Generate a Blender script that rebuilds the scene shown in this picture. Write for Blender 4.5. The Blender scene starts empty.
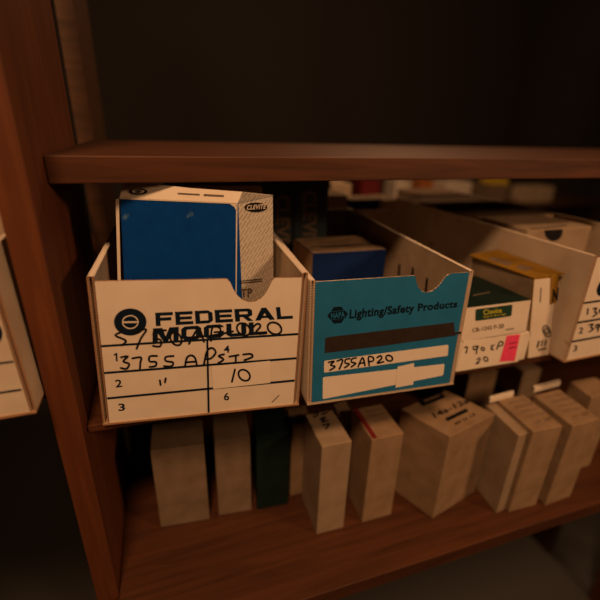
import bpy, math, random
import numpy as np
from mathutils import Vector
random.seed(7)
COL = bpy.context.scene.collection
V = lambda *a: np.array(a, float)

# ------------------------------------------------------------ camera model
F_PX, PITCH, ROLL, YAW, CAM_H = 414.1, .3989, .0314, -.329, .2261
_cy, _sy, _cp, _sp = math.cos(YAW), math.sin(YAW), math.cos(PITCH), math.sin(PITCH)
_fw = V(-_sy*_cp, _cy*_cp, -_sp); _rt = V(_cy, _sy, 0); _up = np.cross(_rt, _fw)
CX = math.cos(ROLL)*_rt + math.sin(ROLL)*_up
CY = -math.sin(ROLL)*_rt + math.cos(ROLL)*_up
CAM = V(0, 0, CAM_H)
def ray(x, y): return _fw + (x-300)/F_PX*CX + (300-y)/F_PX*CY
def onz(x, y, z):
    d = ray(x, y); return CAM + d*((z-CAM_H)/d[2])
def proj_(P):
    d = np.array(P)-CAM; z = d@_fw; return 300+F_PX*(d@CX)/z, 300-F_PX*(d@CY)/z
class Plane:
    def __init__(s, p, n): s.p = np.array(p, float); s.n = np.array(n, float)/np.linalg.norm(n)
    def at(s, x, y, off=0.0):
        d = ray(x, y); P = CAM + d*(np.dot(s.p-CAM, s.n)/np.dot(d, s.n)); return P + s.n*off
def vplane(y): return Plane((0, y, 0), (0, -1, 0))

# ------------------------------------------------------------ mesh helpers
class MB:
    def __init__(s): s.v = []; s.f = []; s.m = []
    def face_set(s, vs, fs, mat=0):
        b = len(s.v); s.v += [tuple(map(float, p)) for p in vs]
        for f in fs: s.f.append([b+i for i in f]); s.m.append(mat)
        return s
    def hexa(s, b, t, mats=None):
        """b, t: four bottom and four top points, in order front-left, front-right, back-right, back-left"""
        fs = [(3, 2, 1, 0), (4, 5, 6, 7), (0, 1, 5, 4), (1, 2, 6, 5), (2, 3, 7, 6), (3, 0, 4, 7)]
        k = len(s.v); s.v += [tuple(map(float, p)) for p in list(b)+list(t)]
        for i, f in enumerate(fs):           # bottom top front right back left
            s.f.append([k+j for j in f]); s.m.append(mats[i] if mats else 0)
        return s
    def box(s, x0, x1, y0, y1, z0, z1, mats=None):
        q = [(x0, y0), (x1, y0), (x1, y1), (x0, y1)]
        return s.hexa([(x, y, z0) for x, y in q], [(x, y, z1) for x, y in q], mats)
    def prism(s, pts, off, mat=0):
        """polygon pts (3D), extruded by vector off"""
        n = len(pts); pts = [np.array(p, float) for p in pts]; o = np.array(off, float)
        vs = pts + [p+o for p in pts]
        fs = [tuple(range(n)), tuple(range(2*n-1, n-1, -1))]
        fs += [(i+n, (i+1) % n+n, (i+1) % n, i) for i in range(n)]
        return s.face_set(vs, fs, mat)
    def build(s, name, mats, parent=None, origin=(0, 0, 0), bevel=0, smooth=False):
        me = bpy.data.meshes.new(name)
        o3 = np.array(origin, float)
        me.from_pydata([tuple(np.array(p)-o3) for p in s.v], [], s.f)
        if not isinstance(mats, (list, tuple)): mats = [mats]
        for m in mats: me.materials.append(m)
        me.polygons.foreach_set('material_index', s.m)
        import bmesh
        bm = bmesh.new(); bm.from_mesh(me)
        bmesh.ops.recalc_face_normals(bm, faces=bm.faces)
        if bevel:
            bmesh.ops.remove_doubles(bm, verts=bm.verts, dist=1e-6)
            bmesh.ops.bevel(bm, geom=list(bm.edges), offset=bevel, segments=2, affect='EDGES', profile=.5, clamp_overlap=True)
        bm.to_mesh(me); bm.free()
        if smooth:
            for p in me.polygons: p.use_smooth = True
        ob = bpy.data.objects.new(name, me); COL.objects.link(ob)
        if parent is not None: ob.parent = parent
        else: ob.location = Vector(o3)
        return ob

def tag(o, label, cat, group=None):
    o['label'] = label; o['category'] = cat
    if group: o['group'] = group
    return o
def thing(name, loc, label, cat, group=None):
    o = bpy.data.objects.new(name, None); COL.objects.link(o); o.location = Vector(loc)
    o.empty_display_size = .02
    return tag(o, label, cat, group)

# ------------------------------------------------------------ materials
def nodes(name):
    m = bpy.data.materials.new(name); m.use_nodes = True
    return m, m.node_tree.nodes, m.node_tree.links, m.node_tree.nodes['Principled BSDF']
def paper(name, c, c2=None, rough=.75, scale=60, spec=.12, amt=.5, bump=.06, fleck=None):
    m, N, L, B = nodes(name)
    tc = N.new('ShaderNodeTexCoord')
    n = N.new('ShaderNodeTexNoise'); n.inputs['Scale'].default_value = scale; n.inputs['Detail'].default_value = 6
    L.new(tc.outputs['Object'], n.inputs['Vector'])
    r = N.new('ShaderNodeValToRGB'); c2 = c2 or tuple(x*.78 for x in c)
    r.color_ramp.elements[0].position = .5-amt*.5; r.color_ramp.elements[1].position = .5+amt*.3
    r.color_ramp.elements[0].color = (*c2, 1); r.color_ramp.elements[1].color = (*c, 1)
    L.new(n.outputs['Fac'], r.inputs['Fac']); out = r.outputs['Color']
    if fleck:
        n2 = N.new('ShaderNodeTexNoise'); n2.inputs['Scale'].default_value = fleck[1]; n2.inputs['Detail'].default_value = 9
        L.new(tc.outputs['Object'], n2.inputs['Vector'])
        r2 = N.new('ShaderNodeValToRGB'); r2.color_ramp.elements[0].position = fleck[2]; r2.color_ramp.elements[1].position = fleck[2]+.1
        L.new(n2.outputs['Fac'], r2.inputs['Fac'])
        mx = N.new('ShaderNodeMixRGB'); L.new(r2.outputs['Color'], mx.inputs['Fac'])
        L.new(out, mx.inputs['Color1']); mx.inputs['Color2'].default_value = (*fleck[0], 1); out = mx.outputs['Color']
    L.new(out, B.inputs['Base Color'])
    B.inputs['Roughness'].default_value = rough; B.inputs['Specular IOR Level'].default_value = spec
    bp = N.new('ShaderNodeBump'); bp.inputs['Strength'].default_value = bump; bp.inputs['Distance'].default_value = .001
    n3 = N.new('ShaderNodeTexNoise'); n3.inputs['Scale'].default_value = 500
    L.new(tc.outputs['Object'], n3.inputs['Vector']); L.new(n3.outputs['Fac'], bp.inputs['Height']); L.new(bp.outputs['Normal'], B.inputs['Normal'])
    return m
def wood(name, c, c2, axis, rough=.55):
    m, N, L, B = nodes(name)
    tc = N.new('ShaderNodeTexCoord'); mp = N.new('ShaderNodeMapping')
    s = [70, 70, 70]; s[axis] = 5; mp.inputs['Scale'].default_value = s
    L.new(tc.outputs['Object'], mp.inputs['Vector'])
    n = N.new('ShaderNodeTexNoise'); n.inputs['Scale'].default_value = 1.6; n.inputs['Detail'].default_value = 8; n.inputs['Distortion'].default_value = .6
    L.new(mp.outputs['Vector'], n.inputs['Vector'])
    r = N.new('ShaderNodeValToRGB'); r.color_ramp.elements[0].position = .3; r.color_ramp.elements[1].position = .72
    r.color_ramp.elements[0].color = (*c2, 1); r.color_ramp.elements[1].color = (*c, 1)
    L.new(n.outputs['Fac'], r.inputs['Fac']); L.new(r.outputs['Color'], B.inputs['Base Color'])
    B.inputs['Roughness'].default_value = rough; B.inputs['Specular IOR Level'].default_value = .3
    bp = N.new('ShaderNodeBump'); bp.inputs['Strength'].default_value = .15; bp.inputs['Distance'].default_value = .001
    L.new(n.outputs['Fac'], bp.inputs['Height']); L.new(bp.outputs['Normal'], B.inputs['Normal'])
    return m
def corrugated(name, c, c2, scale=900):
    m, N, L, B = nodes(name)
    tc = N.new('ShaderNodeTexCoord'); w = N.new('ShaderNodeTexWave'); w.bands_direction = 'Z'
    w.inputs['Scale'].default_value = scale/6.28; w.inputs['Distortion'].default_value = 2
    L.new(tc.outputs['Object'], w.inputs['Vector'])
    r = N.new('ShaderNodeValToRGB'); r.color_ramp.elements[0].color = (*c2, 1); r.color_ramp.elements[1].color = (*c, 1)
    L.new(w.outputs['Fac'], r.inputs['Fac']); L.new(r.outputs['Color'], B.inputs['Base Color']); B.inputs['Roughness'].default_value = .9
    return m
def gridpat(name, base, line, scale):
    m, N, L, B = nodes(name)
    tc = N.new('ShaderNodeTexCoord'); b = N.new('ShaderNodeTexBrick')
    mp = N.new('ShaderNodeMapping'); mp.inputs['Rotation'].default_value = (math.pi/2, 0, 0)
    L.new(tc.outputs['Object'], mp.inputs['Vector']); L.new(mp.outputs['Vector'], b.inputs['Vector'])
    b.offset = 0; b.inputs['Scale'].default_value = scale; b.inputs['Mortar Size'].default_value = .06
    b.inputs['Brick Width'].default_value = 1; b.inputs['Row Height'].default_value = 1
    for k, cc in (('Color1', base), ('Color2', base), ('Mortar', line)): b.inputs[k].default_value = (*cc, 1)
    L.new(b.outputs['Color'], B.inputs['Base Color']); B.inputs['Roughness'].default_value = .5
    return m
def weave(name, a, b, face_deg, slant):
    """pale card with a fine diagonal repeat print; face_deg is the plan direction of the printed side"""
    m, N, L, B = nodes(name)
    tc = N.new('ShaderNodeTexCoord'); prev = tc.outputs['Object']
    for rot in ((0, 0, -math.radians(face_deg)), (-math.pi/2, 0, 0), (0, 0, math.radians(slant))):
        mp = N.new('ShaderNodeMapping'); mp.inputs['Rotation'].default_value = rot
        L.new(prev, mp.inputs['Vector']); prev = mp.outputs['Vector']
    w = N.new('ShaderNodeTexBrick'); w.inputs['Scale'].default_value = 210; w.inputs['Mortar Size'].default_value = .2
    w.inputs['Brick Width'].default_value = 2.2; w.inputs['Row Height'].default_value = .75; w.inputs['Mortar Smooth'].default_value = .4
    w.inputs['Color1'].default_value = (*b, 1); w.inputs['Color2'].default_value = (*[(x+y)/2 for x, y in zip(a, b)], 1); w.inputs['Mortar'].default_value = (*a, 1)
    L.new(prev, w.inputs['Vector'])
    L.new(w.outputs['Color'], B.inputs['Base Color']); B.inputs['Roughness'].default_value = .7; B.inputs['Specular IOR Level'].default_value = .12
    return m
def flat(name, c, rough=.6, spec=.3):
    m, N, L, B = nodes(name)
    tc = N.new('ShaderNodeTexCoord'); n = N.new('ShaderNodeTexNoise'); n.inputs['Scale'].default_value = 220
    L.new(tc.outputs['Object'], n.inputs['Vector'])
    r = N.new('ShaderNodeValToRGB'); r.color_ramp.elements[0].position = .35; r.color_ramp.elements[1].position = .65
    r.color_ramp.elements[0].color = (*[x*.85 for x in c], 1); r.color_ramp.elements[1].color = (*c, 1)
    L.new(n.outputs['Fac'], r.inputs['Fac']); L.new(r.outputs['Color'], B.inputs['Base Color'])
    B.inputs['Roughness'].default_value = rough; B.inputs['Specular IOR Level'].default_value = spec
    return m

WHITE = paper('white_card', (.74, .62, .50), (.68, .55, .43), scale=35)
WHITE2 = paper('aged_dimmed_card', (.62, .50, .38), (.50, .38, .27), scale=30, fleck=((.25, .16, .09), 70, .66))
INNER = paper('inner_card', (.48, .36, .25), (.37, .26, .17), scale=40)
KRAFT = paper('kraft_card', (.42, .29, .18), (.33, .21, .12), scale=50)
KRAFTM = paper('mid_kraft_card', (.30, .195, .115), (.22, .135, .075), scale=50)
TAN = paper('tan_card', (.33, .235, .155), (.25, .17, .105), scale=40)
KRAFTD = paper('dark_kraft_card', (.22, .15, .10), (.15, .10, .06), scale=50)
EDGE = corrugated('corrugated_edge', (.40, .20, .10), (.16, .07, .03))
EDGEW = corrugated('pale_corrugated_edge', (.6, .46, .33), (.2, .11, .06))
BLUE = paper('blue_card', (.002, .055, .26), (.0015, .042, .21), rough=.6, scale=90, fleck=((.10, .2, .26), 55, .68))
NAVY = paper('navy_card', (.006, .022, .10), (.005, .017, .08), rough=.5, scale=80)
TEAL = paper('teal_card', (.018, .145, .29), (.015, .125, .25), rough=.65, scale=60)
GREENBLK = paper('dark_green_card', (.010, .022, .018), (.007, .016, .013), rough=.5)
YELLOW = paper('yellow_card', (.30, .155, .016), (.20, .10, .010), scale=45)
SMUDGE = paper('smudged_card', (.40, .29, .19), (.2, .13, .07), scale=22, amt=.4)
GRID = gridpat('grid_print_card', (.008, .017, .026), (.02, .05, .065), 190)
WEAVE = weave('diagonal_print_card', (.66, .58, .48), (.42, .36, .29), 41, -36)
INK = flat('black_ink', (.010, .009, .010), spec=.1)
NAVYINK = flat('navy_ink', (.006, .013, .026), spec=.1)
TEALINK = flat('dark_teal_ink', (.004, .012, .02), spec=.1)
MARK = paper('marker_block', (.035, .022, .018), (.026, .016, .013), scale=120)
LABEL = paper('label_paper', (.78, .66, .53), (.74, .61, .48), scale=40)
PINK = flat('pink_paper', (.95, .07, .17))
GREENLBL = flat('green_label', (.010, .045, .026))
YELINK = flat('yellow_ink', (.62, .55, .04))
GREYINK = flat('grey_ink', (.15, .11, .08))
REDINK = flat('red_ink', (.17, .012, .012))
WOODX = wood('stained_shelf_wood', (.095, .030, .010), (.045, .014, .005), 0)
WOODZ = wood('stained_upright_wood', (.145, .042, .012), (.085, .023, .007), 2)
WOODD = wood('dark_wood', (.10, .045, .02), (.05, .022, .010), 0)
EDGE_LIGHT = flat('edge_highlight_grey', (.25, .22, .16), .4, .5)
PLASTER = flat('dark_plaster', (.06, .05, .045), .9)
CONCRETE = flat('concrete', (.09, .08, .07), .9)

# ------------------------------------------------------------ print on faces
class Face:
    """a printed surface: pixels or (s, t) land on its plane, slightly proud"""
    def __init__(s, plane, parent, origin): s.pl = plane; s.par = parent; s.o = origin; s.k = 0
    def P(s, x, y, off): return s.pl.at(x, y, off)
    def poly(s, name, pts, mat, off=.00015, parent=None, label=None, th=.00012):
        mb = MB(); P = [s.P(x, y, off) for x, y in pts]
        mb.prism(P, s.pl.n*th)
        ob = mb.build(name, mat, parent or s.par, s.o)
        if label: ob['label'] = label
        return ob
    def polys(s, name, plist, mat, off=.00015):
        mb = MB()
        for pts in plist: mb.prism([s.P(x, y, off) for x, y in pts], s.pl.n*.00012)
        return mb.build(name, mat, s.par, s.o)
    def lines(s, name, segs, mat, w=1.6, off=.00018):
        mb = MB()
        for seg in segs:
            x0, y0, x1, y1 = seg[:4]; ww = seg[4] if len(seg) > 4 else w
            d = math.hypot(x1-x0, y1-y0); nx, ny = -(y1-y0)/d*ww/2, (x1-x0)/d*ww/2
            mb.prism([s.P(a, b, off) for a, b in ((x0+nx, y0+ny), (x1+nx, y1+ny), (x1-nx, y1-ny), (x0-nx, y0-ny))], s.pl.n*.00012)
        return mb.build(name, mat, s.par, s.o)
    def strokes(s, name, sts, mat, w=1.5, off=.0004, smooth=True):
        mb = MB()
        for st in sts:
            if len(st) == 5 and st[0] == 'o':
                _, cx, cy, rx, ry = st
                pts = [(cx+rx*math.cos(a)-.25*ry*math.sin(a)*-1, cy+ry*math.sin(a)) for a in np.linspace(.4, 2*math.pi+.5, 20)]
            else:
                pts = list(st)
                if smooth and len(pts) > 2:
                    q = []; p = [pts[0]]+pts+[pts[-1]]
                    for i in range(1, len(p)-2):
                        for t in (0, .25, .5, .75):
                            a, b, c, d = [np.array(z, float) for z in p[i-1:i+3]]
                            q.append(tuple(.5*(2*b+(c-a)*t+(2*a-5*b+4*c-d)*t*t+(3*b-a-3*c+d)*t**3)))
                    q.append(pts[-1]); pts = q
            L_, R_ = [], []
            for i, (x, y) in enumerate(pts):
                a = pts[max(i-1, 0)]; b = pts[min(i+1, len(pts)-1)]
                d = math.hypot(b[0]-a[0], b[1]-a[1]) or 1; nx, ny = -(b[1]-a[1])/d*w/2, (b[0]-a[0])/d*w/2
                L_.append(s.P(x+nx, y+ny, off)); R_.append(s.P(x-nx, y-ny, off))
            n = len(pts)
            mb.face_set(L_+R_, [(i, i+1, n+i+1, n+i) for i in range(n-1)])
            for e in (0, -1):
                x, y = pts[e]
                mb.face_set([s.P(x+w/2*math.cos(k*.785), y+w/2*math.sin(k*.785), off) for k in range(8)], [tuple(range(8))])
        return mb.build(name, mat, s.par, s.o)
    def text(s, name, body, quad, mat, off=.0002, bold=.0, shear=0, upright=True):
        """quad: pixel corners bottom-left, bottom-right, top-right, top-left of the lettering's box"""
        vs, fs = glyphs(body, bold, shear)
        xs = [p[0] for p in vs]; ys = [p[1] for p in vs]
        x0, x1, y0, y1 = min(xs), max(xs), min(ys), max(ys)
        bl, br, tr, tl = [np.array(q, float) for q in quad]
        out = []
        for x, y, _ in vs:
            a, b = (x-x0)/(x1-x0), (y-y0)/(y1-y0)
            q = (1-a)*(1-b)*bl+a*(1-b)*br+a*b*tr+(1-a)*b*tl
            out.append(s.P(q[0], q[1], off))
        return MB().face_set(out, fs).build(name, mat, s.par, s.o)
_gl = {}
def glyphs(body, bold, shear):
    key = (body, bold, shear)
    if key not in _gl:
        cu = bpy.data.curves.new('t', 'FONT'); cu.body = body; cu.offset = bold; cu.shear = shear; cu.resolution_u = 4
        cu.space_character = 1.0 + bold*2
        ob = bpy.data.objects.new('t', cu); COL.objects.link(ob)
        dg = bpy.context.evaluated_depsgraph_get(); dg.update()
        me = bpy.data.meshes.new_from_object(ob.evaluated_get(dg))
        _gl[key] = ([tuple(v.co) for v in me.vertices], [tuple(p.vertices) for p in me.polygons])
        bpy.data.objects.remove(ob); bpy.data.curves.remove(cu); bpy.data.meshes.remove(me)
    return _gl[key]
def _ring(o, i): n = len(o); return [[o[k], o[(k+1) % n], i[(k+1) % n], i[k]] for k in range(n)]
_bx = lambda x0, x1, y0, y1: [(x0, y0), (x1, y0), (x1, y1), (x0, y1)]
_oct = lambda x0, x1, y0, y1, c: [(x0+c, y0), (x1-c, y0), (x1, y0+c), (x1, y1-c), (x1-c, y1), (x0+c, y1), (x0, y1-c), (x0, y0+c)]
BLOCK = {
 'F': [_bx(0, .27, 0, 1), _bx(.27, 1, .76, 1), _bx(.27, .9, .38, .62)],
 'E': [_bx(0, .27, 0, 1), _bx(.27, 1, .76, 1), _bx(.27, .94, .39, .61), _bx(.27, 1, 0, .24)],
 'D': [_bx(0, .27, 0, 1), _bx(.27, .76, .77, 1), _bx(.27, .76, 0, .23), [(.76, 0), (1, .2), (1, .8), (.76, 1), (.74, .72), (.74, .28)]],
 'R': [_bx(0, .27, 0, 1), _bx(.27, .8, .77, 1), _bx(.27, .8, .34, .56), [(.8, .34), (1, .46), (1, .88), (.8, 1), (.74, .74), (.74, .58)], [(.44, .36), (.74, .36), (1.02, 0), (.72, 0)]],
 'A': [[(0, 0), (.27, 0), (.58, .74), (.62, 1), (.38, 1)], [(.73, 0), (1, 0), (.62, 1), (.5, .9), (.5, .6)], _bx(.2, .8, .17, .36)],
 'L': [_bx(0, .27, 0, 1), _bx(.27, 1, 0, .24)],
 'M': [_bx(0, .2, 0, 1), _bx(.8, 1, 0, 1), [(.2, 1), (.2, .62), (.42, 0), (.58, 0), (.36, 1)], [(.64, 1), (.42, 0), (.58, 0), (.8, .62), (.8, 1)]],
 'O': _ring(_oct(0, 1, 0, 1, .18), _oct(.26, .74, .24, .76, .06)),
 'U': [_bx(0, .26, .18, 1), _bx(.74, 1, .18, 1), [(0, .18), (.18, 0), (.82, 0), (1, .18), (.74, .24), (.26, .24)]],
 'G': [_bx(0, .26, .18, .82), [(0, .18), (.18, 0), (.82, 0), (1, .18), (.74, .24), (.26, .24)], [(0, .82), (.26, .76), (1, .76), (.98, .86), (.82, 1), (.18, 1)], _bx(.74, 1, .18, .5), _bx(.5, .74, .36, .5)],
}
BLOCK_W = {'M': 1.3, 'L': .9, 'A': 1.12}
def block_text(face, name, body, quad, mat, gap=.13):
    tot = sum(BLOCK_W.get(c, 1) for c in body)+gap*(len(body)-1); x = 0; mb = MB()
    bl, br, tr, tl = [np.array(q, float) for q in quad]
    for c in body:
        w = BLOCK_W.get(c, 1)
        for pg in BLOCK[c]:
            pts = []
            for a, b in pg:
                a = (x+a*w)/tot; q = (1-a)*(1-b)*bl+a*(1-b)*br+a*b*tr+(1-a)*b*tl; pts.append(face.P(q[0], q[1], .0002))
            mb.face_set(pts, [tuple(range(len(pts)))])
        x += w+gap
    return mb.build(name, mat, face.par, face.o)
def ell(cx, cy, rx, ry, n=32, a0=0, a1=2*math.pi):
    return [(cx+rx*math.cos(a), cy+ry*math.sin(a)) for a in np.linspace(a0, a1, n, endpoint=(a1-a0) < 6.28)]

# ------------------------------------------------------------ bins and cartons
def make_bin(name, label, group, BL, BR, TL, TR, D, depth, panel_mat, wall_mat, notch, walltop=.004, tw=.0048, gap=True, edge=EDGE, inner=INNER, floor_mat=KRAFT, cat='bin', print_px=None):
    """open-topped cardboard parts bin; BL..TR are the front panel's corners"""
    BL, BR, TL, TR = [np.array(p, float) for p in (BL, BR, TL, TR)]
    D = np.array([*D, 0.]); D /= np.linalg.norm(D)
    BL[2] += .0004; BR[2] += .0004
    u = (BR-BL)/np.linalg.norm(BR-BL); u[2] = 0; u /= np.linalg.norm(u)
    n = V(u[1], -u[0], 0)
    root = thing(name, (*((BL+BR)/2)[:2], BL[2]), label, cat, group); o = np.array(root.location)
    t = .0016
    # front panel with its half-round finger notch, notch = list of (s, drop) along the top edge from left to right
    top = []
    for s_, dr in notch: top.append(TL+(TR-TL)*s_ - V(0, 0, dr))
    mb = MB(); mb.prism([BL+V(0, 0, .0018), BR+V(0, 0, .0018), TR]+top[::-1]+[TL], -n*t)
    mb.m = [1 if i > 1 else 0 for i in range(len(mb.m))]
    fp = mb.build('front_panel', [panel_mat, edge], root, o)
    # the bottom tray
    mb = MB(); a, b = BL-u*tw+n*.001, BR+u*tw+n*.001
    back = D*depth
    mb.hexa([a, b, b+back, a+back], [p+V(0, 0, .0018) for p in (a, b, b+back, a+back)], [0, 0, 1, 1, 1, 1])
    mb.build('bottom', [floor_mat, edge], root, o)
    # double side walls with a rolled top
    for sg, B0, T0 in ((-1, BL, TL), (1, BR, TR)):
        zt = V(0, 0, walltop)
        sheet = .0013
        mb = MB()
        def sh(off0, off1, raise_, mat_idx):
            p = [B0+u*sg*off0, B0+u*sg*off1]
            q = [T0+u*sg*off0+zt*raise_, T0+u*sg*off1+zt*raise_]
            if sg < 0: p, q = p[::-1], q[::-1]
            b4 = [p[0]+V(0, 0, .0018), p[1]+V(0, 0, .0018), p[1]+back+V(0, 0, .0018), p[0]+back+V(0, 0, .0018)]
            t4 = [q[0], q[1], q[1]+back, q[0]+back]
            mb.hexa(b4, t4, mat_idx)
        out_i, in_i = 0, 1
        r_is_out = sg > 0
        sh(0.0003, sheet, .75, [2, 1, 2, 0 if r_is_out else 1, 2, 1 if r_is_out else 0])
        sh(tw-sheet, tw, .75, [2, 1, 2, 0, 2, 0])
        # rolled fold on top
        c = tw/2; prof = []
        for k in range(7):
            a_ = math.pi*k/6
            prof.append((c-c*math.cos(a_), .75*1+.28*math.sin(a_)))
        pf = [T0+u*sg*x+zt*z_ for x, z_ in prof]
        inn = [T0+u*sg*(c-(c-sheet)*math.cos(math.pi*k/6))+zt*(.75+.1*math.sin(math.pi*k/6)) for k in range(7)]
        ring = pf+inn[::-1]
        nn_ = len(ring)
        vs = ring+[p+back for p in ring]
        fs = [tuple(range(nn_)), tuple(range(2*nn_-1, nn_-1, -1))]+[(i, (i+1) % nn_, (i+1) % nn_+nn_, i+nn_) for i in range(nn_)]
        k0 = len(mb.f); mb.face_set(vs, fs, 0); mb.m[k0] = 2; mb.m[k0+1] = 2
        w = mb.build('side_wall', [wall_mat, inner, edge], root, o)
    # back wall
    mb = MB(); p = [BL+back, BR+back, TR+back, TL+back]
    mb.prism(p, -D*t); mb.build('back_wall', inner, root, o)
    face = Face(Plane(BL, n), fp, o)
    return root, fp, face, dict(BL=BL, BR=BR, TL=TL, TR=TR, u=u, n=n, D=D, o=o)
def notch_from(s0, s1, depth, n=14):
    return [(s0+(s1-s0)*(.5-.5*math.cos(math.pi*k/n)), depth*math.sin(math.pi*k/n)**.75 if 0 < k < n else 0) for k in range(n+1)]

def carton(name, label, group, p0, u, w, D, d, z0, h, mats, slot, cat='carton', bevel=.0006, lean=(0, 0), parts=True):
    """closed carton. p0 front-left corner (x, y); u, D unit directions in plan; mats per bottom/top/front/right/back/left"""
    u = np.array([*u, 0.])/np.hypot(*u); D = np.array([*D, 0.])/np.hypot(*D)
    z0 += .0004; h -= .0004
    P = V(*p0, z0); b = [P, P+u*w, P+u*w+D*d, P+D*d]
    L_ = V(*lean, h); tp = [q+L_ for q in b]
    root = thing(name, P, label, cat, group); o = np.array(root.location)
    mb = MB().hexa(b, tp, mats); bd = mb.build('body', slot, root, o, bevel=bevel)
    f = Face(Plane(P, np.cross(u, L_)), bd, o)
    tf = Face(Plane(tp[0], (0, 0, 1)), bd, o)
    lf = Face(Plane(P, np.cross(L_, D)), bd, o)
    if f.pl.n[1] > 0: f.pl.n *= -1
    if lf.pl.n[0] > 0: lf.pl.n *= -1
    return root, bd, f, tf, lf, b, tp
def S1(n=6): return [0]*n

# ============================================================ THE ROOM
def struct(name, mb, mat):
    ob = mb.build(name, mat); ob['kind'] = 'structure'; return ob
struct('floor', MB().box(-2, 3, -2.2, 3.2, -1.1, -1.05), CONCRETE)
struct('ceiling', MB().box(-2, 3, -2.2, 3.2, 1.6, 1.65), PLASTER)
struct('wall_back', MB().box(-2, 3, 3.2, 3.25, -1.05, 1.6), PLASTER)
struct('wall_front', MB().box(-2, 3, -2.25, -2.2, -1.05, 1.6), PLASTER)
struct('wall_left', MB().box(-2.05, -2, -2.2, 3.2, -1.05, 1.6), PLASTER)
struct('wall_right', MB().box(3, 3.05, -2.2, 3.2, -1.05, 1.6), PLASTER)

# ============================================================ THE SHELVING
UX0, UX1, UY = -.0918, -.0733, .2905
YB, ZB = .337, .1833
Z_LOW = -.19
shelf = thing('wooden_shelving', (.33, .5, -1.05), 'reddish brown wooden shelving unit that holds all the parts bins', 'shelving')
so = np.array(shelf.location)
MB().box(UX1+.0005, 1.10, YB, .60, ZB, ZB+.019).build('shelf', WOODX, shelf, so, bevel=.0008)
def midfront(x): return .303 - (x+.0733)*.0285
mb = MB(); q = [(UX1+.0005, midfront(UX1)), (1.10, midfront(1.10)), (1.10, .78), (UX1+.0005, .78)]
mb.hexa([(x, y, -.0065) for x, y in q], [(x, y, 0) for x, y in q]); mb.build('shelf', WOODX, shelf, so, bevel=.0006)
MB().box(UX1+.0005, 1.10, .235, .78, Z_LOW-.018, Z_LOW).build('shelf', WOODX, shelf, so, bevel=.0008)
up = MB().box(UX0, UX1, UY, .475, -1.05, .95).build('upright', WOODZ, shelf, so, bevel=.0008)
MB().box(UX1, UX1+.0012, .466, .4745, -1.0, .183).build('edge_highlight', EDGE_LIGHT, up, so)  # added strip, its pale colour paints the highlight on the back edge
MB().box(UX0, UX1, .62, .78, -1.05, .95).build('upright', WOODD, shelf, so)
MB().box(1.10, 1.1185, .2905, .475, -1.05, .95).build('upright', WOODZ, shelf, so, bevel=.0008)
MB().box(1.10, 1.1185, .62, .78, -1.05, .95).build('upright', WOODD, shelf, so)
# the bay to the left of the upright
LZ = .042
MB().box(-.62, UX0-.0005, .297, .78, LZ-.0065, LZ).build('shelf', WOODX, shelf, so)
MB().box(-.64, -.62, .2905, .78, -1.05, .95).build('upright', WOODZ, shelf, so)

# ============================================================ BIN: white, printed blue
def front_corners(px, z0=0.0):
    tl, tr, br, bl = px
    BL = onz(*bl, z0); BR = onz(*br, z0); u = (BR-BL)/np.linalg.norm(BR-BL); pl = Plane(BL, V(u[1], -u[0], 0))
    return BL, BR, pl.at(*tl), pl.at(*tr)
BL, BR, TL, TR = front_corners([(94.5, 281.5), (302, 277.5), (293.3, 404), (109.5, 423)], .0018)
for p in (BL, BR): p[2] = 0
zt = (TL[2]+TR[2])/2; 
notch1 = [((x-94.5)/207.5, d) for x, d in ((222, 0), (225.5, .003), (228.5, .0088), (232.5, .0138), (238, .0175), (244.5, .0192), (251, .0188), (257, .0165), (262, .0128), (266, .0075), (269, .0028), (272, 0))]
bin1, fp1, f1, g1 = make_bin('parts_bin', 'white cardboard parts bin with a navy ring logo and the number 10 on a sticker', 'cardboard parts bins', BL, BR, TL, TR, (.040, .999), .285, WHITE, WHITE, notch1)
f1.poly('logo', ell(130.3, 321.8, 16.2, 13.5, 40), NAVYINK)
ring = []
oa, ia = ell(130.4, 321.8, 8.3, 6.9, 36), ell(130.4, 321.8, 7.2, 5.9, 36)
f1.polys('logo_ring', [[oa[i], oa[(i+1) % 36], ia[(i+1) % 36], ia[i]] for i in range(36)] + [[(123.5, 321.1), (137.3, 320.9), (137.3, 322.6), (123.5, 322.8)]], WHITE, off=.0004)
block_text(f1, 'lettering', 'FEDERAL', [(156, 326), (293, 318.4), (291.6, 306.3), (155.2, 312.6)], NAVYINK)
block_text(f1, 'lettering', 'MOGUL', [(152.5, 342.2), (267.3, 334), (266.5, 321.2), (153, 328.3)], NAVYINK)
f1.lines('rule_lines', [(100.7, 346, 298.3, 333.8, 2.0), (104.3, 372.8, 296.4, 358, 2.0), (107.2, 398.2, 294.6, 380.3, 2.0), (207.3, 339.6, 208.7, 412.5, 2.0)], NAVYINK)
f1.lines('numeral', [(116.4, 352.8, 116.9, 361, 1.5), (113.9, 355, 116.6, 353.3, 1.1)], NAVYINK)
for ch, q in (('2', [(115.8, 387.4), (122.4, 386.8), (121.6, 379.2), (115, 379.6)]),
              ('3', [(118.6, 411), (125.2, 410.4), (124.8, 403.2), (118.2, 403.6)]), ('4', [(224, 352.8), (229.8, 352.4), (229.4, 345.2), (223.6, 345.6)]), ('6', [(224, 400.4), (229.3, 400), (229, 392.4), (223.8, 392.8)])):
    f1.text('numeral', ch, q, NAVYINK, bold=.02)
st = f1.poly('sticker', [(211.5, 366.2), (269.8, 360.6), (270.2, 382.6), (213.2, 388.8)], LABEL, off=.0003, label='blank white sticker with 10 written on it')
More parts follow.
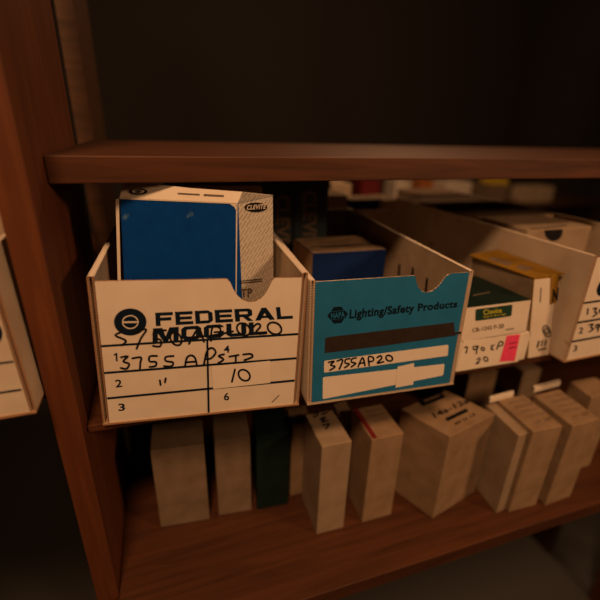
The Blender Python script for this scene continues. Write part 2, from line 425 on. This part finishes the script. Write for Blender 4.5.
f1.strokes('handwriting', [
    [(121.7, 331.7), (115.3, 335), (125, 339.5), (125.5, 342), (121.7, 345)], [(135, 331.5), (146.3, 329), (141, 338), (136.7, 348.5)],
    [(166, 330), (155, 331), (154, 337), (161, 340), (160, 346), (153, 345.5)], ('o', 176, 338.5, 5.5, 6.5),
    [(189, 343.5), (196, 331), (200, 329.5), (204, 341.5)], [(193, 337.5), (204, 336)], [(211, 340.5), (212.3, 327.5), (219.5, 327.3), (220, 333), (213, 335)], [(224, 333), (233, 331)],
    ('o', 243.5, 329, 6.5, 6.2), [(253.5, 326.5), (257.5, 323.3), (260.5, 326), (255.5, 333), (265.5, 333)], ('o', 274.5, 328, 6.8, 6)], INK, w=1.9)
f1.strokes('handwriting', [
    [(121, 357), (128, 356), (123.3, 361), (129.3, 363.5), (126.5, 368.4), (121, 367.6)], [(132.4, 358), (141, 357), (140.5, 362), (140, 368.5)],
    [(157, 355.6), (150, 356), (149.6, 361), (156, 361.6), (155.5, 365.6), (149.6, 366.6)], [(173.6, 355.6), (166, 356.6), (166, 360.6), (173, 362), (171.5, 365.8), (164, 365.8)],
    [(185, 366.4), (187, 357.4), (191.5, 355), (195.3, 358), (197, 365.5)], [(185.5, 362), (196, 361.2)],
    [(204, 364), (207, 351), (212, 347.6), (215.8, 352), (211, 358), (205.4, 358.8)], [(224, 354), (218.6, 355.6), (223.6, 359), (218.4, 362.7)],
    [(229.3, 356.3), (238.6, 354.7)], [(235.9, 355.2), (235.7, 361.9)], [(243.3, 354.2), (250.6, 353.6), (252.4, 356.6), (244.4, 359.8)],
    [(160, 380), (160.6, 384.6)], [(165.8, 378), (165, 382)]], INK, w=1.9)
f1.strokes('handwriting', [[(234.9, 369), (231.9, 381.4)], ('o', 244.2, 374.8, 5.6, 5.6)], INK, w=1.9, off=.0006)
f1.strokes('scratch', [[(272, 402), (279, 395)]], GREYINK, w=.7)

# ============================================================ BIN: teal
BL, BR, TL, TR = front_corners([(315.5, 282), (469.3, 272.3), (449.3, 383.3), (311.5, 403)], .0018)
for p in (BL, BR): p[2] = 0
notch2 = [((x-315.5)/153.8, d) for x, d in ((411.5, 0), (413.5, .005), (416.5, .0105), (421, .0145), (426.5, .0160), (432, .0150), (437, .0120), (441, .0075), (444, .0028), (448, .0006), (451, 0))]
bin2, fp2, f2, g2 = make_bin('parts_bin', 'teal cardboard parts bin with a black hexagon badge, crossed-out bar and two white strips', 'cardboard parts bins', BL, BR, TL, TR, (.055, .998), .29, TEAL, WHITE, notch2, walltop=.0015, tw=.0042, edge=EDGEW)
f2.polys('badge', [[(331.2, 311.2), (343.8, 309.8), (341.2, 306.3), (333.6, 307)], [(331.2, 319.8), (344, 318.4), (341.6, 322.6), (333.8, 323.4)],
                   [(327.4, 315.6), (330.4, 311.9), (345, 310.3), (347.8, 313.6), (345.2, 317.8), (330.4, 319.3)]], TEALINK)
f2.text('badge_lettering', 'NAPA', [(331, 318.3), (344.6, 316.8), (344.4, 311.4), (330.8, 312.9)], TEAL, off=.0005, bold=.02)
f2.text('lettering', 'Lighting/Safety Products', [(349.3, 321.4), (457.6, 309.2), (457, 300), (348.9, 309.4)], TEALINK, bold=.035, shear=.12)
f2.poly('crossed_out_bar', [(325.3, 337.6), (331, 336.6), (453.6, 322.2), (455.4, 335.4), (426, 339.5), (380, 346), (324.6, 352.9)], MARK, label='black marker bar blocking out printing')
f2.lines('marker_tail', [(452, 333.6, 461, 332.4, 2.2)], MARK)
def rr(q, r=1.6, n=4):
    out = []
    for i in range(4):
        p = np.array(q[i], float); a = np.array(q[i-1], float); b = np.array(q[(i+1) % 4], float)
        a = p+(a-p)/np.linalg.norm(a-p)*r; b = p+(b-p)/np.linalg.norm(b-p)*r
        for k in range(n+1):
            t = k/n; out.append(tuple((1-t)**2*a+2*t*(1-t)*p+t*t*b))
    return out
f2.poly('white_strip', rr([(324, 360.8), (448.3, 344.6), (447.6, 355.6), (324, 372.6)]), LABEL)
f2.poly('white_strip', rr([(322.8, 377.2), (444.4, 363.8), (443, 375.2), (322.6, 399)]), LABEL)
f2.poly('paper_patch', [(397.4, 366.6), (413.8, 362.8), (413, 384.2), (395.2, 387.4)], LABEL, off=.0004)
f2.strokes('handwriting', [
    [(328.4, 362), (334, 361), (330.4, 364.6), (335, 366.3), (329.8, 369.9)], [(337, 360.7), (342.6, 359.5), (339.2, 368.8)],
    [(349.7, 358.4), (345.6, 359.2), (345, 362.6), (349.2, 363.7), (344.6, 367.4)], [(356, 357.6), (352, 358.5), (351.4, 361.8), (355.6, 363), (351.2, 366.6)],
    [(358, 366.4), (362.4, 357.2), (364.8, 365.2)], [(359.6, 363), (364, 362.4)], [(369, 365.2), (368.4, 356.6), (373, 357.2), (372.9, 360.5), (369, 361.3)],
    [(376.9, 357.3), (380.3, 355.4), (381.4, 358), (377, 362.8), (383.4, 361.4)], ('o', 389, 357.9, 3.2, 2.9)], INK, w=1.7, off=.0005)
# slots of the inner right wall, their inner shade painted as dark patches
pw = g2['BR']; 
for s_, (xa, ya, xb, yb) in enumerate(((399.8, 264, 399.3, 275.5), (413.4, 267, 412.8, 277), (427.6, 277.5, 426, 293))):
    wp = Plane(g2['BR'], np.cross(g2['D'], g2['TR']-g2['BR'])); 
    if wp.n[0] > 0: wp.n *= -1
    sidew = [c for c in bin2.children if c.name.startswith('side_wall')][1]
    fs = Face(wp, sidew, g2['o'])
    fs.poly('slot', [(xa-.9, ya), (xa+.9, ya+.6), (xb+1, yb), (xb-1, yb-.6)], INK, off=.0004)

# ============================================================ BIN: white, far right
u3 = V(math.cos(.02), math.sin(.02), 0); W3 = .150
BL = onz(565.5, 362, 0)+u3*.0006; TLp = onz(597, 257.5, .119)+u3*.0006
BR = BL+u3*W3; pl3 = Plane(BL, np.cross(u3, TLp-BL)); TRp = TLp+u3*W3
notch3 = notch_from(.62, .86, .019)
bin3, fp3, f3, g3 = make_bin('parts_bin', 'white cardboard parts bin at the right edge of the shelf, smudged side towards the room', 'cardboard parts bins', BL, BR, TLp, TRp, (-.03, .9995), .347, WHITE, WHITE2, notch3, walltop=.002, tw=.0045)
f3.pl = pl3
if f3.pl.n[1] > 0: f3.pl.n *= -1
def across(face, x, y, u, d):
    P = face.P(x, y, 0); return (x, y, *proj_(P+u*d), 1.8)
def disc(face, x, y, u, r, n=32):
    up = np.cross(face.pl.n, u); up = up*np.sign(up[2]); c = face.P(x, y, 0)+u*r
    return [proj_(c+u*r*math.cos(a)+up*r*math.sin(a)) for a in np.linspace(0, 2*math.pi, n, endpoint=False)]
f3.poly('logo', disc(f3, 597.5, 286.5, u3, .0115), NAVYINK)
f3.lines('rule_lines', [across(f3, x, y, u3, .143) for x, y in ((583.6, 303), (577.2, 322.6), (571.8, 341.6))], NAVYINK)
f3.lines('numeral', [(588, 308, 587.2, 314.5, 1.3)], NAVYINK)
for ch, q in (('2', [(578.4, 333.6), (582.6, 333.2), (583.6, 327), (579.4, 327.4)]), ('3', [(573, 351.4), (576.8, 351), (577.6, 345), (573.8, 345.4)])):
    f3.text('numeral', ch, q, NAVYINK, bold=.02)
f3.strokes('handwriting', [[(593, 308.5), (596.6, 308), (594.4, 311.4), (597, 313), (592.6, 316.4)], [(602.5, 309), (599.5, 309.5), (600, 312.5), (603, 311), (602.6, 308.5), (601.5, 316)], ('o', 609, 311.5, 2.6, 3.2),
    [(589, 324.5), (593, 324), (590.6, 327), (593.4, 328.6), (589, 331.6)], [(599, 324), (596, 324.6), (596.4, 327.5), (599.4, 326.5), (599, 323.6), (597.6, 331)], ('o', 605, 327, 2.6, 3)], INK, w=1.3)

# ============================================================ BIN: cropped at the left edge
BRz = onz(31, 414, LZ); BLz = BRz - V(math.cos(.02), math.sin(.02), 0)*.15
lean0 = V(-.003, 0, .110)
bin0, fp0, f0, g0 = make_bin('parts_bin', 'white cardboard parts bin beyond the wooden upright at the left edge', 'cardboard parts bins', BLz, BRz, BLz+lean0, BRz+lean0, (.0, 1), .30, WHITE2, WHITE2, notch_from(.6, .85, .019), walltop=.004, tw=.0036)  # darker card puts the light falloff towards the left into the colour
f0.pl = Plane(BLz, np.cross(BRz-BLz, lean0))
if f0.pl.n[1] > 0: f0.pl.n *= -1
f0.lines('rule_lines', [across(f0, 13.4, 361.3, BLz-BRz, .95), across(f0, 21.5, 389.4, BLz-BRz, .95)], NAVYINK)
f0.poly('logo', disc(f0, 2, 330, (BLz-BRz)/.15, .0115), NAVYINK)

# ============================================================ CONTENTS OF THE WHITE BIN
zc = .1706; zb = .0026
A, B, C = onz(119.5, 197.5, zc), onz(237.5, 202.8, zc), onz(273.3, 195, zc)
root = thing('carton', (*((A+B)/2)[:2], zb), 'worn blue carton with a pale patterned side standing in the white bin', 'carton'); o = np.array(root.location)
Dp = A+(C-B)
uA = (B-A)/np.linalg.norm(B-A)
Bb = V(B[0]+.002, B[1], zb); sh_ = Bb-B
top4 = [A, B, C, Dp]; bot4 = [A+sh_-uA*.018, Bb, C+sh_, Dp+sh_-uA*.018]
mb = MB().hexa(bot4, top4, [1, 1, 0, 2, 1, 1])
bd = mb.build('body', [BLUE, LABEL, WEAVE], root, o, bevel=.0009)
ff = Face(Plane(bot4[1], np.cross(bot4[1]-bot4[0], top4[1]-bot4[1])), bd, o)
if ff.pl.n[1] > 0: ff.pl.n *= -1
fr = Face(Plane(bot4[1], np.cross(bot4[2]-bot4[1], top4[1]-bot4[1])), bd, o)
if fr.pl.n[1] > 0: fr.pl.n *= -1
# worn white folds round the blue face
ff.polys('worn_fold', [[(119.4, 197.6), (237.4, 202.8), (237, 203.9), (119.8, 199)], [(115.8, 199.6), (119, 198), (121, 283), (118, 284)],
                      [(236.2, 203.6), (237.6, 203.2), (236.6, 300), (235.6, 300)], [(229, 203.2), (237, 203.6), (236.6, 211.5), (234.5, 207)]], LABEL, off=.0002)
# the lid flap, folded back and standing up above the blue face
ub = np.array([-uA[1], uA[0], 0]); fl_n = np.cross(uA, ub*.35+V(0, 0, .94)); fl_n /= np.linalg.norm(fl_n)
if fl_n[1] > 0: fl_n = -fl_n
lp = Plane(A, fl_n)
flap = MB(); flap.prism([A, B, lp.at(242.5, 191.8), lp.at(190, 188), lp.at(150, 183.6), lp.at(123.6, 180.6)], -fl_n*.0008); flap.build('lid_flap', LABEL, root, o)

gus = MB(); gus.prism([B, C, lp.at(242.5, 191.8)], V(0, 0, -.0006)); gus.build('side_flap', WEAVE, root, o)
ft = Face(lp, bd, o)
ft.poly('round_mark', ell(138.6, 191.6, 9.2, 3.2, 28), INK, off=.0004)
ft.poly('round_mark_centre', ell(138.6, 191.6, 6.2, 1.9, 20), LABEL, off=.0006)
ft.strokes('round_mark_sign', [[(142, 190.2), (135, 191.2), (142, 192), (136, 193.1)]], INK, w=1, off=.0008)
ft.lines('lid_print', [(178, 193.4, 200, 194.6, 1.2)], GREYINK, off=.0005)
ft.lines('lid_print', [(204, 194.9, 224, 195.9, 1.6)], GREYINK, off=.0005)
fr.poly('oval_badge', ell(255.6, 207.3, 11.4, 4.8, 32), INK, off=.0002)
fr.text('badge_lettering', 'CLEVITE', [(246.2, 209.8), (265.6, 208.6), (266, 203.8), (246.6, 205.2)], LABEL, off=.0005, bold=.02, shear=.2)
fr.lines('small_print', [(239.5, 281.2, 262, 278.8, .7), (239.5, 283.2, 262, 280.8, .7)], INK)
fr.text('lettering', 'TP', [(240.5, 297.5), (252, 296.5), (252, 288), (240.5, 289)], GREYINK, bold=.03)

y2 = .405
carton('carton', 'plain kraft carton just behind the worn blue carton, only its top showing', None, (.004, .408), (.999, -.03), .092, (.05, 1), .055, zb, .169, S1(), [KRAFT], bevel=.0008)

# ============================================================ CONTENTS OF THE TEAL BIN
def plan_front(px_l, px_r, yrow, z): return onz(px_l, yrow, z), onz(px_r, yrow, z)
FLp, FRp, BRp = onz(313, 254, .1), onz(386.7, 249.6, .1), onz(355, 234, .1)
wv = FRp-FLp; w_ = np.linalg.norm(wv)
r_, bd_, f_, tf_, lf_, b_, t_ = carton('carton', 'low carton with a navy front and kraft lid lying in the teal bin', None, FLp[:2], wv[:2], w_, (-.03, 1), .066, zb, .0978, [1, 1, 0, 1, 1, 1], [NAVY, KRAFT], bevel=.0008)
tf_.lines('lid_print', [(322, 247.5, 372, 244.4, 1.0), (318, 243, 350, 240.8, .8), (306, 240.5, 338, 237.5, .8)], GREYINK)
tf_.lines('lid_seam', [(311, 247, 381, 243.2, .5)], INK)
# pair of dark spines with downward lettering
pY = .485
for i, (xa, xb, lab, tx) in enumerate(((272.5, 293.3, 'dark grid-printed upright carton, the left one of the pair lettered downwards', ((276, 209), (290, 209), (289.5, 262), (275.5, 262))),
                                       (293.8, 327, 'dark grid-printed upright carton, right one of the lettered pair, behind the navy carton', ((302.5, 205), (317, 205), (316.5, 256), (302.5, 256))))):
    pl = vplane(pY); a = pl.at(xa, 230); b = pl.at(xb, 230)
    r_, bd_, f_, *_x = carton('carton', lab, 'dark lettered cartons in the teal bin', (a[0], pY), (1, 0), b[0]-a[0]-.0006, (0, 1), .07, zb, .168, S1(), [GRID], bevel=.0006)
    q = tx   # top-left, top-right, bottom-right, bottom-left of the rotated word: it reads downwards
    f_.text('lettering', 'CLEVITE', [(q[0][0], q[0][1]-14), (q[3][0], q[3][1]), (q[2][0], q[2][1]), (q[1][0], q[1][1]-14)], KRAFTD, bold=.03, off=.0003)

# ============================================================ CARTONS BETWEEN TEAL BIN AND RIGHT BIN
pfY = .2905
pf = vplane(pfY)
lowTR, lowBR = pf.at(525.7, 332.3), pf.at(518.5, 361.5)
hl = lowTR[2]
xL = .264
r_, bd_, f_, tf_, lf_, b_, t_ = carton('carton', 'flat white carton under the dark green one, handwritten, with a pink sticker', None, (xL, pfY), (1, 0), pf.at(524, 359.5)[0]-xL, (-.05, 1), .075, 0.0, hl-.0004, S1(), [WHITE], bevel=.0006)
f_.poly('label_paper', [(463.2, 340.6), (525, 333), (517.6, 361.4), (455.5, 371.6)], LABEL, off=.0003)
f_.poly('pink_sticker', [(506.4, 335.4), (519.8, 333.8), (514.2, 360.6), (499.2, 361.2)], PINK, off=.0006, label='bright pink sticker')
f_.strokes('sticker_print', [[(509, 343.4), (516, 341.8)], [(508, 348), (516, 346.4)]], REDINK, w=.9, off=.0009)
f_.strokes('handwriting', [[(464, 347.4), (467, 346.6), (465.6, 352.8)], [(477, 346), (473, 346.4), (473.6, 349.4), (477.6, 347.6), (477, 345.6), (476, 353.4)], ('o', 482.4, 348.6, 1.5, 1.6),
    [(493.6, 344.8), (490.8, 346), (492, 347.4), (490.4, 348.8), (493, 349.6)], [(496.4, 349), (499, 342), (502.4, 341.8), (501.6, 345), (497.8, 346)],
    [(476.8, 359), (479.4, 357.8), (479.4, 360), (475.6, 363.4), (478.4, 362.6)], ('o', 485.4, 358.8, 2, 2.2)], INK, w=1.3, off=.0006)
upTR = pf.at(531.5, 299.5); hu = upTR[2]
r_, bd_, f_, tf_, lf_, b_, t_ = carton('carton', 'white carton with a dark green lid and small green label, stacked beside the teal bin', None, (xL+.001, pfY), (1, 0), pf.at(526.2, 332)[0]-xL-.001, (-.05, 1), .075, hl, hu-hl, [1, 0, 1, 1, 1, 1], [GREENBLK, WHITE], bevel=.0006, lean=(upTR[0]-pf.at(526.2, 332)[0], 0))
f_.poly('green_label', rr([(475.6, 309.2), (512.2, 304.4), (511.2, 315.8), (475.2, 320.8)], 1), GREENLBL, off=.0003, label='dark green label with yellow lettering')
f_.text('lettering', 'Clevite', [(483, 314.8), (501.4, 312.4), (501.4, 307.4), (483, 309.6)], YELINK, off=.0006, bold=.01)
f_.text('lettering', 'Engine Bearings', [(483, 318), (505.4, 315), (505.4, 312.8), (483, 315.8)], YELINK, off=.0006)
f_.text('lettering', 'CB-1242 P-20', [(472.2, 332), (503.8, 327.6), (503.4, 323.4), (472.2, 328)], GREYINK, off=.0004, bold=.01)
f_.lines('small_print', [(505.5, 329.6, 513.6, 328.4, 1)], GREYINK)
tf_.lines('lid_print', [(473, 295.6, 490, 292.4, 1.0)], GREYINK)

# tall yellow-topped carton
zy = pf.at(534, 279)[2]
FLy = pf.at(534, 279); FRy = pf.at(559.5, 272); BLy = onz(470.5, 256.5, zy)
dv = BLy-FLy
xr = pf.at(552, 320)[0]
FL0 = pf.at(526.5, 361.5)
wy = min(FRy[0]-FLy[0], .3915-FL0[0])
r_, bd_, f_, tf_, lf_, b_, t_ = carton('carton', 'tall pale carton with a yellow lid, wedged against the right-hand bin', None, (FL0[0], pfY), (1, 0), wy, (-.007, .08), .082, 0.0, zy, [1, 0, 1, 1, 1, 2], [YELLOW, WHITE, SMUDGE], bevel=.0007, lean=(FLy[0]-FL0[0], 0))
MB().prism([V(FLy[0]-.0004, .2899, zy+.0003), V(.3828, .2930, zy+.0003), V(.3812, .384, zy+.0003), V(.3301, .3722, zy+.0003)], V(0, 0, .0012)).build('lid', YELLOW, r_, np.array(r_.location))
tf_.pl.p = tf_.pl.p+V(0, 0, .0012)
f_.poly('yellow_band', [(550.5, 275.2), (559, 272.8), (556, 302), (549.5, 304.5)], YELLOW, off=.0003)
f_.text('lettering', 'N', [(551.5, 302.5), (557, 300.4), (558.4, 287), (552.4, 289)], INK, off=.0006, bold=.04)
f_.strokes('small_print', [[(541, 288), (540, 302)]], GREYINK, w=.9, off=.0003)
f_.strokes('ring_mark', [('o', 546.5, 331, 3.6, 5.6), ('o', 546.5, 331, 1.8, 3)], INK, w=1.1, off=.0003)
f_.lines('code_print', [(537, 347.5, 539, 340.5, 1.5), (541, 346, 542.5, 340, 1.2), (538, 350, 546, 348, 1.4), (544.5, 345.5, 546, 340, 1.4)], INK, off=.0003)
tf_.polys('lid_print', [[(493, 257.5), (514, 263.5), (508, 266.2), (488, 259.8)], [(521, 265), (533, 268.5), (527, 271.6), (515, 268)]], KRAFTD, off=.0004)

# ============================================================ INSIDE THE RIGHT BIN
yN = .362
pN = vplane(yN)
tl = pN.at(520, 234); tr = pN.at(592, 227)
x0c, x1c, zc_ = .3962, min(tr[0], .53), (tl[2]+tr[2])/2
r_, bd_, f_, tf_, lf_, b_, t_ = carton('carton', 'tan carton with a black finger hole in the right-hand bin', None, (x0c, yN), (1, 0), x1c-x0c, (0, 1), .075, .0026, zc_, S1(), [TAN], bevel=.0012)
nx = ell(553.3, 231.5, 9, 9.4, 18, 0, math.pi)
f_.poly('finger_hole', [(544.3, 230)]+[(x, y) for x, y in nx[::-1]]+[(562.3, 229)], INK, off=.0003)
tf_.lines('lid_gap', [(530, 229.4, 566, 225.6, .8)], INK)
yy = yN+.079
for k in range(4):
    carton('carton', ['dark-lidded tan carton directly behind the one with the finger hole', 'dark-lidded tan carton, third in the row inside the right-hand bin', 'dark-lidded tan carton, fourth in the row inside the right-hand bin', 'dark-lidded tan carton, deepest of the row inside the right-hand bin'][k], 'cartons in the right-hand bin', (.3948-.0011*k, yy), (1, 0), .128, (0, 1), .040, .0026, zc_-.002-.001*(k % 2), [0, 1, 0, 0, 0, 0], [KRAFT, KRAFTD], bevel=.001)
    yy += .0425

# ============================================================ BACK ROW ON THE SAME SHELF
# a second bin directly behind the teal one
yR = .595
pR = vplane(yR)
a = pR.at(348, 212.5); b = pR.at(416, 207.5); zt_ = (a[2]+b[2])/2
nt = [((x-348)/68, d) for x, d in ((392, 0), (394.5, .008), (398.5, .0145), (404, .0175), (409, .0150), (412.5, .008), (414, 0))]
rb, fpb, fb, gb = make_bin('parts_bin', 'tan parts bin with a dark finger notch, behind the teal bin', 'cardboard parts bins', V(a[0], yR, 0), V(b[0], yR, 0), V(a[0], yR, zt_), V(b[0], yR, zt_), (0, 1), .115, WHITE2, WHITE2, nt, walltop=.001, tw=.004)
def back_box(label, px, Y, z0, mats, slot, dz=.06, group=None, zr=None, name='carton'):
    x0, y0, x1, y1 = px; pl = vplane(Y); p = pl.at(x0, y0); q = pl.at(x1, y0); zt = (p[2]+q[2])/2 if zr is None else zr
    return carton(name, label, group, (p[0], Y), (1, 0), q[0]-p[0], (0, 1), dz, z0, zt-z0, mats, slot, bevel=.0008)
zin = .0026
back_box('navy carton with a pale lid standing in the tan bin at the back', (350, 199.5, 382, 211), .655, zin, [1, 1, 0, 0, 0, 0], [NAVY, INNER], .045)
back_box('small tan carton right of the navy one in the tan bin', (384, 200, 400, 211), .64, zin, S1(), [INNER], .06)
# left of that bin, straight on the shelf
back_box('pale tan carton lying behind the dark lettered pair', (322.5, 195.5, 347.5, 204), .60, 0, [1, 1, 1, 1, 1, 0], [KRAFT, INNER], .1)
back_box('black carton at the back, under the upper shelf edge', (320, 181, 331, 193), .718, 0, S1(), [INK], .06)
back_box('tan carton at the back beside the black one', (332, 184, 352, 195), .72, 0, S1(), [INNER], .06)
back_box('dark kraft carton at the back between the bins', (423, 195, 470, 203), .67, 0, S1(), [KRAFTD], .09)

# ============================================================ FAR SHELF ACROSS THE AISLE
far = thing('storage_shelf', (.9, 1.8, -1.05), 'dark wooden shelf far behind, carrying the blurred boxes', 'shelving'); fo = np.array(far.location)
FZ = -.105
MB().box(.1, 2.3, 1.65, 2.0, FZ-.02, FZ).build('shelf', WOODD, far, fo)
for x in (.12, 2.26): MB().box(x, x+.03, 1.66, 1.99, -1.05, FZ-.02).build('leg', WOODD, far, fo)
FARW = paper('far_white_card', (.75, .62, .50), scale=20)
back_box('bright blurred white box across the aisle, under the upper shelf edge', (446.5, 182.5, 472.5, 192), 1.7, FZ, S1(), [FARW], .12)
y_pl = vplane(1.72); yz = y_pl.at(501, 184.6)[2]; yx = y_pl.at(494, 184)[0]
carton('carton', 'dark carton across the aisle underneath the small yellow box', None, (yx-.03, 1.715), (1, 0), .13, (0, 1), .12, FZ, yz-FZ, S1(), [KRAFTD])
back_box('small yellow blurred box across the aisle, right of the white one', (495, 179.6, 509, 185), 1.72, yz, S1(), [flat('far_yellow', (.75, .5, .04))], .1)
back_box('long dull tan box across the aisle, right of the yellow one', (528, 187, 555, 197), 1.68, FZ, S1(), [INNER], .1)
back_box('pale box across the aisle above the finger notch', (396, 181, 412, 190), 1.75, FZ, S1(), [FARW], .1)
back_box('dark red box across the aisle, left of the pale one', (362, 180.5, 381, 192), 1.72, FZ, S1(), [REDINK], .1)
back_box('small orange box across the aisle, between two pale boxes', (421, 180.5, 434, 185), 1.75, FZ, S1(), [flat('far_orange', (.5, .17, .05))], .1)

# ============================================================ CARTONS ON THE LOWER SHELF
ZT = -.07
def low_box(label, q, zt, mats, slot, group='cartons on the lower shelf', maxd=.2, bevel=.0008, name='carton', d=None):
    """q: pixels of the lid's front-left, front-right, and back-left corners"""
    a, b, c = [onz(*p, zt) for p in q]
    uu = b-a; dd = c-a
    return carton(name, label, group, a[:2], uu[:2], np.linalg.norm(uu), dd[:2], d or np.linalg.norm(dd), Z_LOW, zt-Z_LOW, mats, slot, bevel=bevel)
r_, bd_, f_, tf_, lf_, b_, t_ = low_box('broad kraft carton with a black printed box on its lid, below the teal bin', ((450, 437), (495, 414), (401, 409)), ZT, S1(), [KRAFTM])
tf_.polys('lid_print', [[(418, 401), (441, 392), (445.5, 397.5), (423, 406.6)]], INK, off=.0003)
tf_.lines('lid_bar', [(424, 401.6, 440, 395.4, 1.6)], KRAFTM, off=.0006)
tf_.text('lid_lettering', '14a-12a', [(435, 418.4), (470, 402.5), (466.5, 398), (431.5, 413.4)], INK, off=.0003, bold=.03)
tf_.polys('lid_bar', [[(445, 418.6), (466, 408.6), (468.6, 411.4), (447.6, 421.6)]], INK, off=.0003)
tf_.text('lid_lettering', '60 U 1S', [(455.5, 425.6), (476, 415.4), (474, 413), (453.5, 423)], INK, off=.0003, bold=.03)
r_, bd_, f_, tf_, lf_, b_, t_ = low_box('slim tan carton with black handwriting, under the gap between the two front bins', ((322, 447), (352, 441), (305, 414.5)), ZT+.004, S1(), [TAN])
tf_.strokes('handwriting', [[(314, 414), (318, 412.6), (317, 416), (313.6, 417)], [(321, 411.6), (325, 410.6)], [(322, 414.5), (327, 413)], [(320, 419.5), (325.6, 417.4), (322, 422), (328, 420.6)], [(323, 425.6), (329.4, 424), (326, 429)]], INK, w=1.6, off=.0004)
r_, bd_, f_, tf_, lf_, b_, t_ = low_box('tan carton with a dark red stripe along its lid, below the teal bin', ((372, 440), (404, 433), (352, 409.5)), ZT, S1(), [KRAFTM])
tf_.polys('red_stripe', [[(353, 409.6), (357.5, 408.6), (377.5, 438), (373, 439)]], REDINK, off=.0003)
tf_.lines('lid_print', [(366, 412, 380, 409, 1), (369, 416.5, 384, 413, 1), (373, 422, 388, 418.6, 1)], GREYINK)
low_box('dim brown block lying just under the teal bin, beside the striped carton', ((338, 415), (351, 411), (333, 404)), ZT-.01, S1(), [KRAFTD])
for lab, q, tab, pr in (('tan carton with a white tab, second from the right on the lower shelf', ((533.5, 432), (563, 425.8), (497, 399.5)), ((488.5, 400.6), (512, 394.4), (513, 396.6), (489.5, 403)), (0, 0)),
                        ('tan carton with a white tab, nearest the right-hand bin on the lower shelf', ((573, 426.5), (600, 418.6), (533.5, 395.2)), ((532.6, 389.8), (558.6, 383), (559.6, 385.6), (533.6, 392.6)), (37, -5.5))):
    r_, bd_, f_, tf_, lf_, b_, t_ = low_box(lab, q, ZT, S1(), [KRAFTM])
    pr_ = lambda L: [(a+pr[0], b+pr[1], c+pr[0], d+pr[1], w) for a, b, c, d, w in L]
    tf_.lines('lid_print', pr_([(509, 403, 527, 399.2, 1.4), (514, 407.8, 533, 403.8, 2.2), (520, 412.4, 539, 408.4, 1.6), (526, 417.2, 545, 413, 1.4), (536, 422.4, 541, 421.2, 2.4), (544.5, 420.4, 549, 419.4, 2.4), (548.6, 418.6, 551.6, 418, 2.4)]), KRAFTD, off=.0003)
    tb = MB(); tb.prism([onz(x, y, ZT+.0005) for x, y in tab], V(0, 0, .006)); tb.build('tab', LABEL, r_, np.array(r_.location))
low_box('plain tan carton between the broad kraft one and the tabbed pair', ((519, 436), (529, 432), (486, 405)), ZT-.004, S1(), [TAN])
low_box('tan carton at the lower right corner, partly under the right-hand bin', ((592, 398), (618, 392.4), (570, 381.5)), ZT, S1(), [KRAFTM])
pB = .44
def low_back(label, px, Y, slot, dz=.05):
    pl = vplane(Y); x0, y0, x1, _ = px; p = pl.at(x0, y0); q = pl.at(x1, y0)
    return carton('carton', label, 'cartons on the lower shelf', (p[0], Y), (1, 0), q[0]-p[0], (0, 1), dz, Z_LOW, min(p[2], -.012)-Z_LOW, S1(), slot, bevel=.0008)
low_back('upright pale carton standing under the pink-stickered stack', (524, 372, 541, 392), .43, [TAN])
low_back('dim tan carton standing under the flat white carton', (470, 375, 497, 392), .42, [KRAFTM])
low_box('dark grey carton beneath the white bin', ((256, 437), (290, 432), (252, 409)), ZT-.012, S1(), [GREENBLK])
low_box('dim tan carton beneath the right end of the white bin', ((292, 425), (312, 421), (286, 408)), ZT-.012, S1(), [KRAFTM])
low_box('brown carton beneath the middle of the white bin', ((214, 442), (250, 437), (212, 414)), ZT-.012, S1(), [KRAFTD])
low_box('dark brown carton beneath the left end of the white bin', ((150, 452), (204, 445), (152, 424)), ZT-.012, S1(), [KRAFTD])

# ============================================================ LIGHT
def lamp(name, loc, target, energy, size, col):
    L_ = bpy.data.lights.new(name, 'AREA'); L_.energy = energy; L_.shape = 'DISK'; L_.size = size; L_.color = col
    ob = bpy.data.objects.new(name, L_); COL.objects.link(ob); ob.location = loc
    ob.rotation_euler = (Vector(target)-Vector(loc)).to_track_quat('-Z', 'Y').to_euler(); return ob
WARM = (1, .56, .28)
lamp('right_aisle_lamp', (1.05, -.55, .64), (.15, .3, .06), 6.8, .22, WARM)
lamp('ceiling_lamp', (-.16, -.36, 1.08), (.12, .3, .05), 12, .22, WARM)
sp = bpy.data.lights.new('far_aisle_lamp', 'POINT'); sp.energy = 12; sp.color = WARM; sp.shadow_soft_size = .08
so_ = bpy.data.objects.new('far_aisle_lamp', sp); COL.objects.link(so_); so_.location = (.75, 1.25, 1.05)
w = bpy.data.worlds.new('world'); bpy.context.scene.world = w; w.use_nodes = True
w.node_tree.nodes['Background'].inputs['Color'].default_value = (1, .6, .35, 1)
w.node_tree.nodes['Background'].inputs['Strength'].default_value = .006

# ============================================================ CAMERA
cd = bpy.data.cameras.new('camera'); cam = bpy.data.objects.new('camera', cd); COL.objects.link(cam)
from mathutils import Matrix
cam.matrix_world = Matrix(((CX[0], CY[0], -_fw[0], CAM[0]), (CX[1], CY[1], -_fw[1], CAM[1]), (CX[2], CY[2], -_fw[2], CAM[2]), (0, 0, 0, 1)))
cd.sensor_fit = 'HORIZONTAL'; cd.sensor_width = 36; cd.lens = F_PX*36/600
cd.clip_start = .01; cd.clip_end = 50
cd.dof.use_dof = True; cd.dof.focus_distance = .335; cd.dof.aperture_fstop = 3.0
sc = bpy.context.scene; sc.camera = cam
vs = sc.view_settings; vs.view_transform = 'Standard'; vs.look = 'None'; vs.gamma = 1; vs.exposure = 0
sc.display_settings.display_device = 'sRGB'
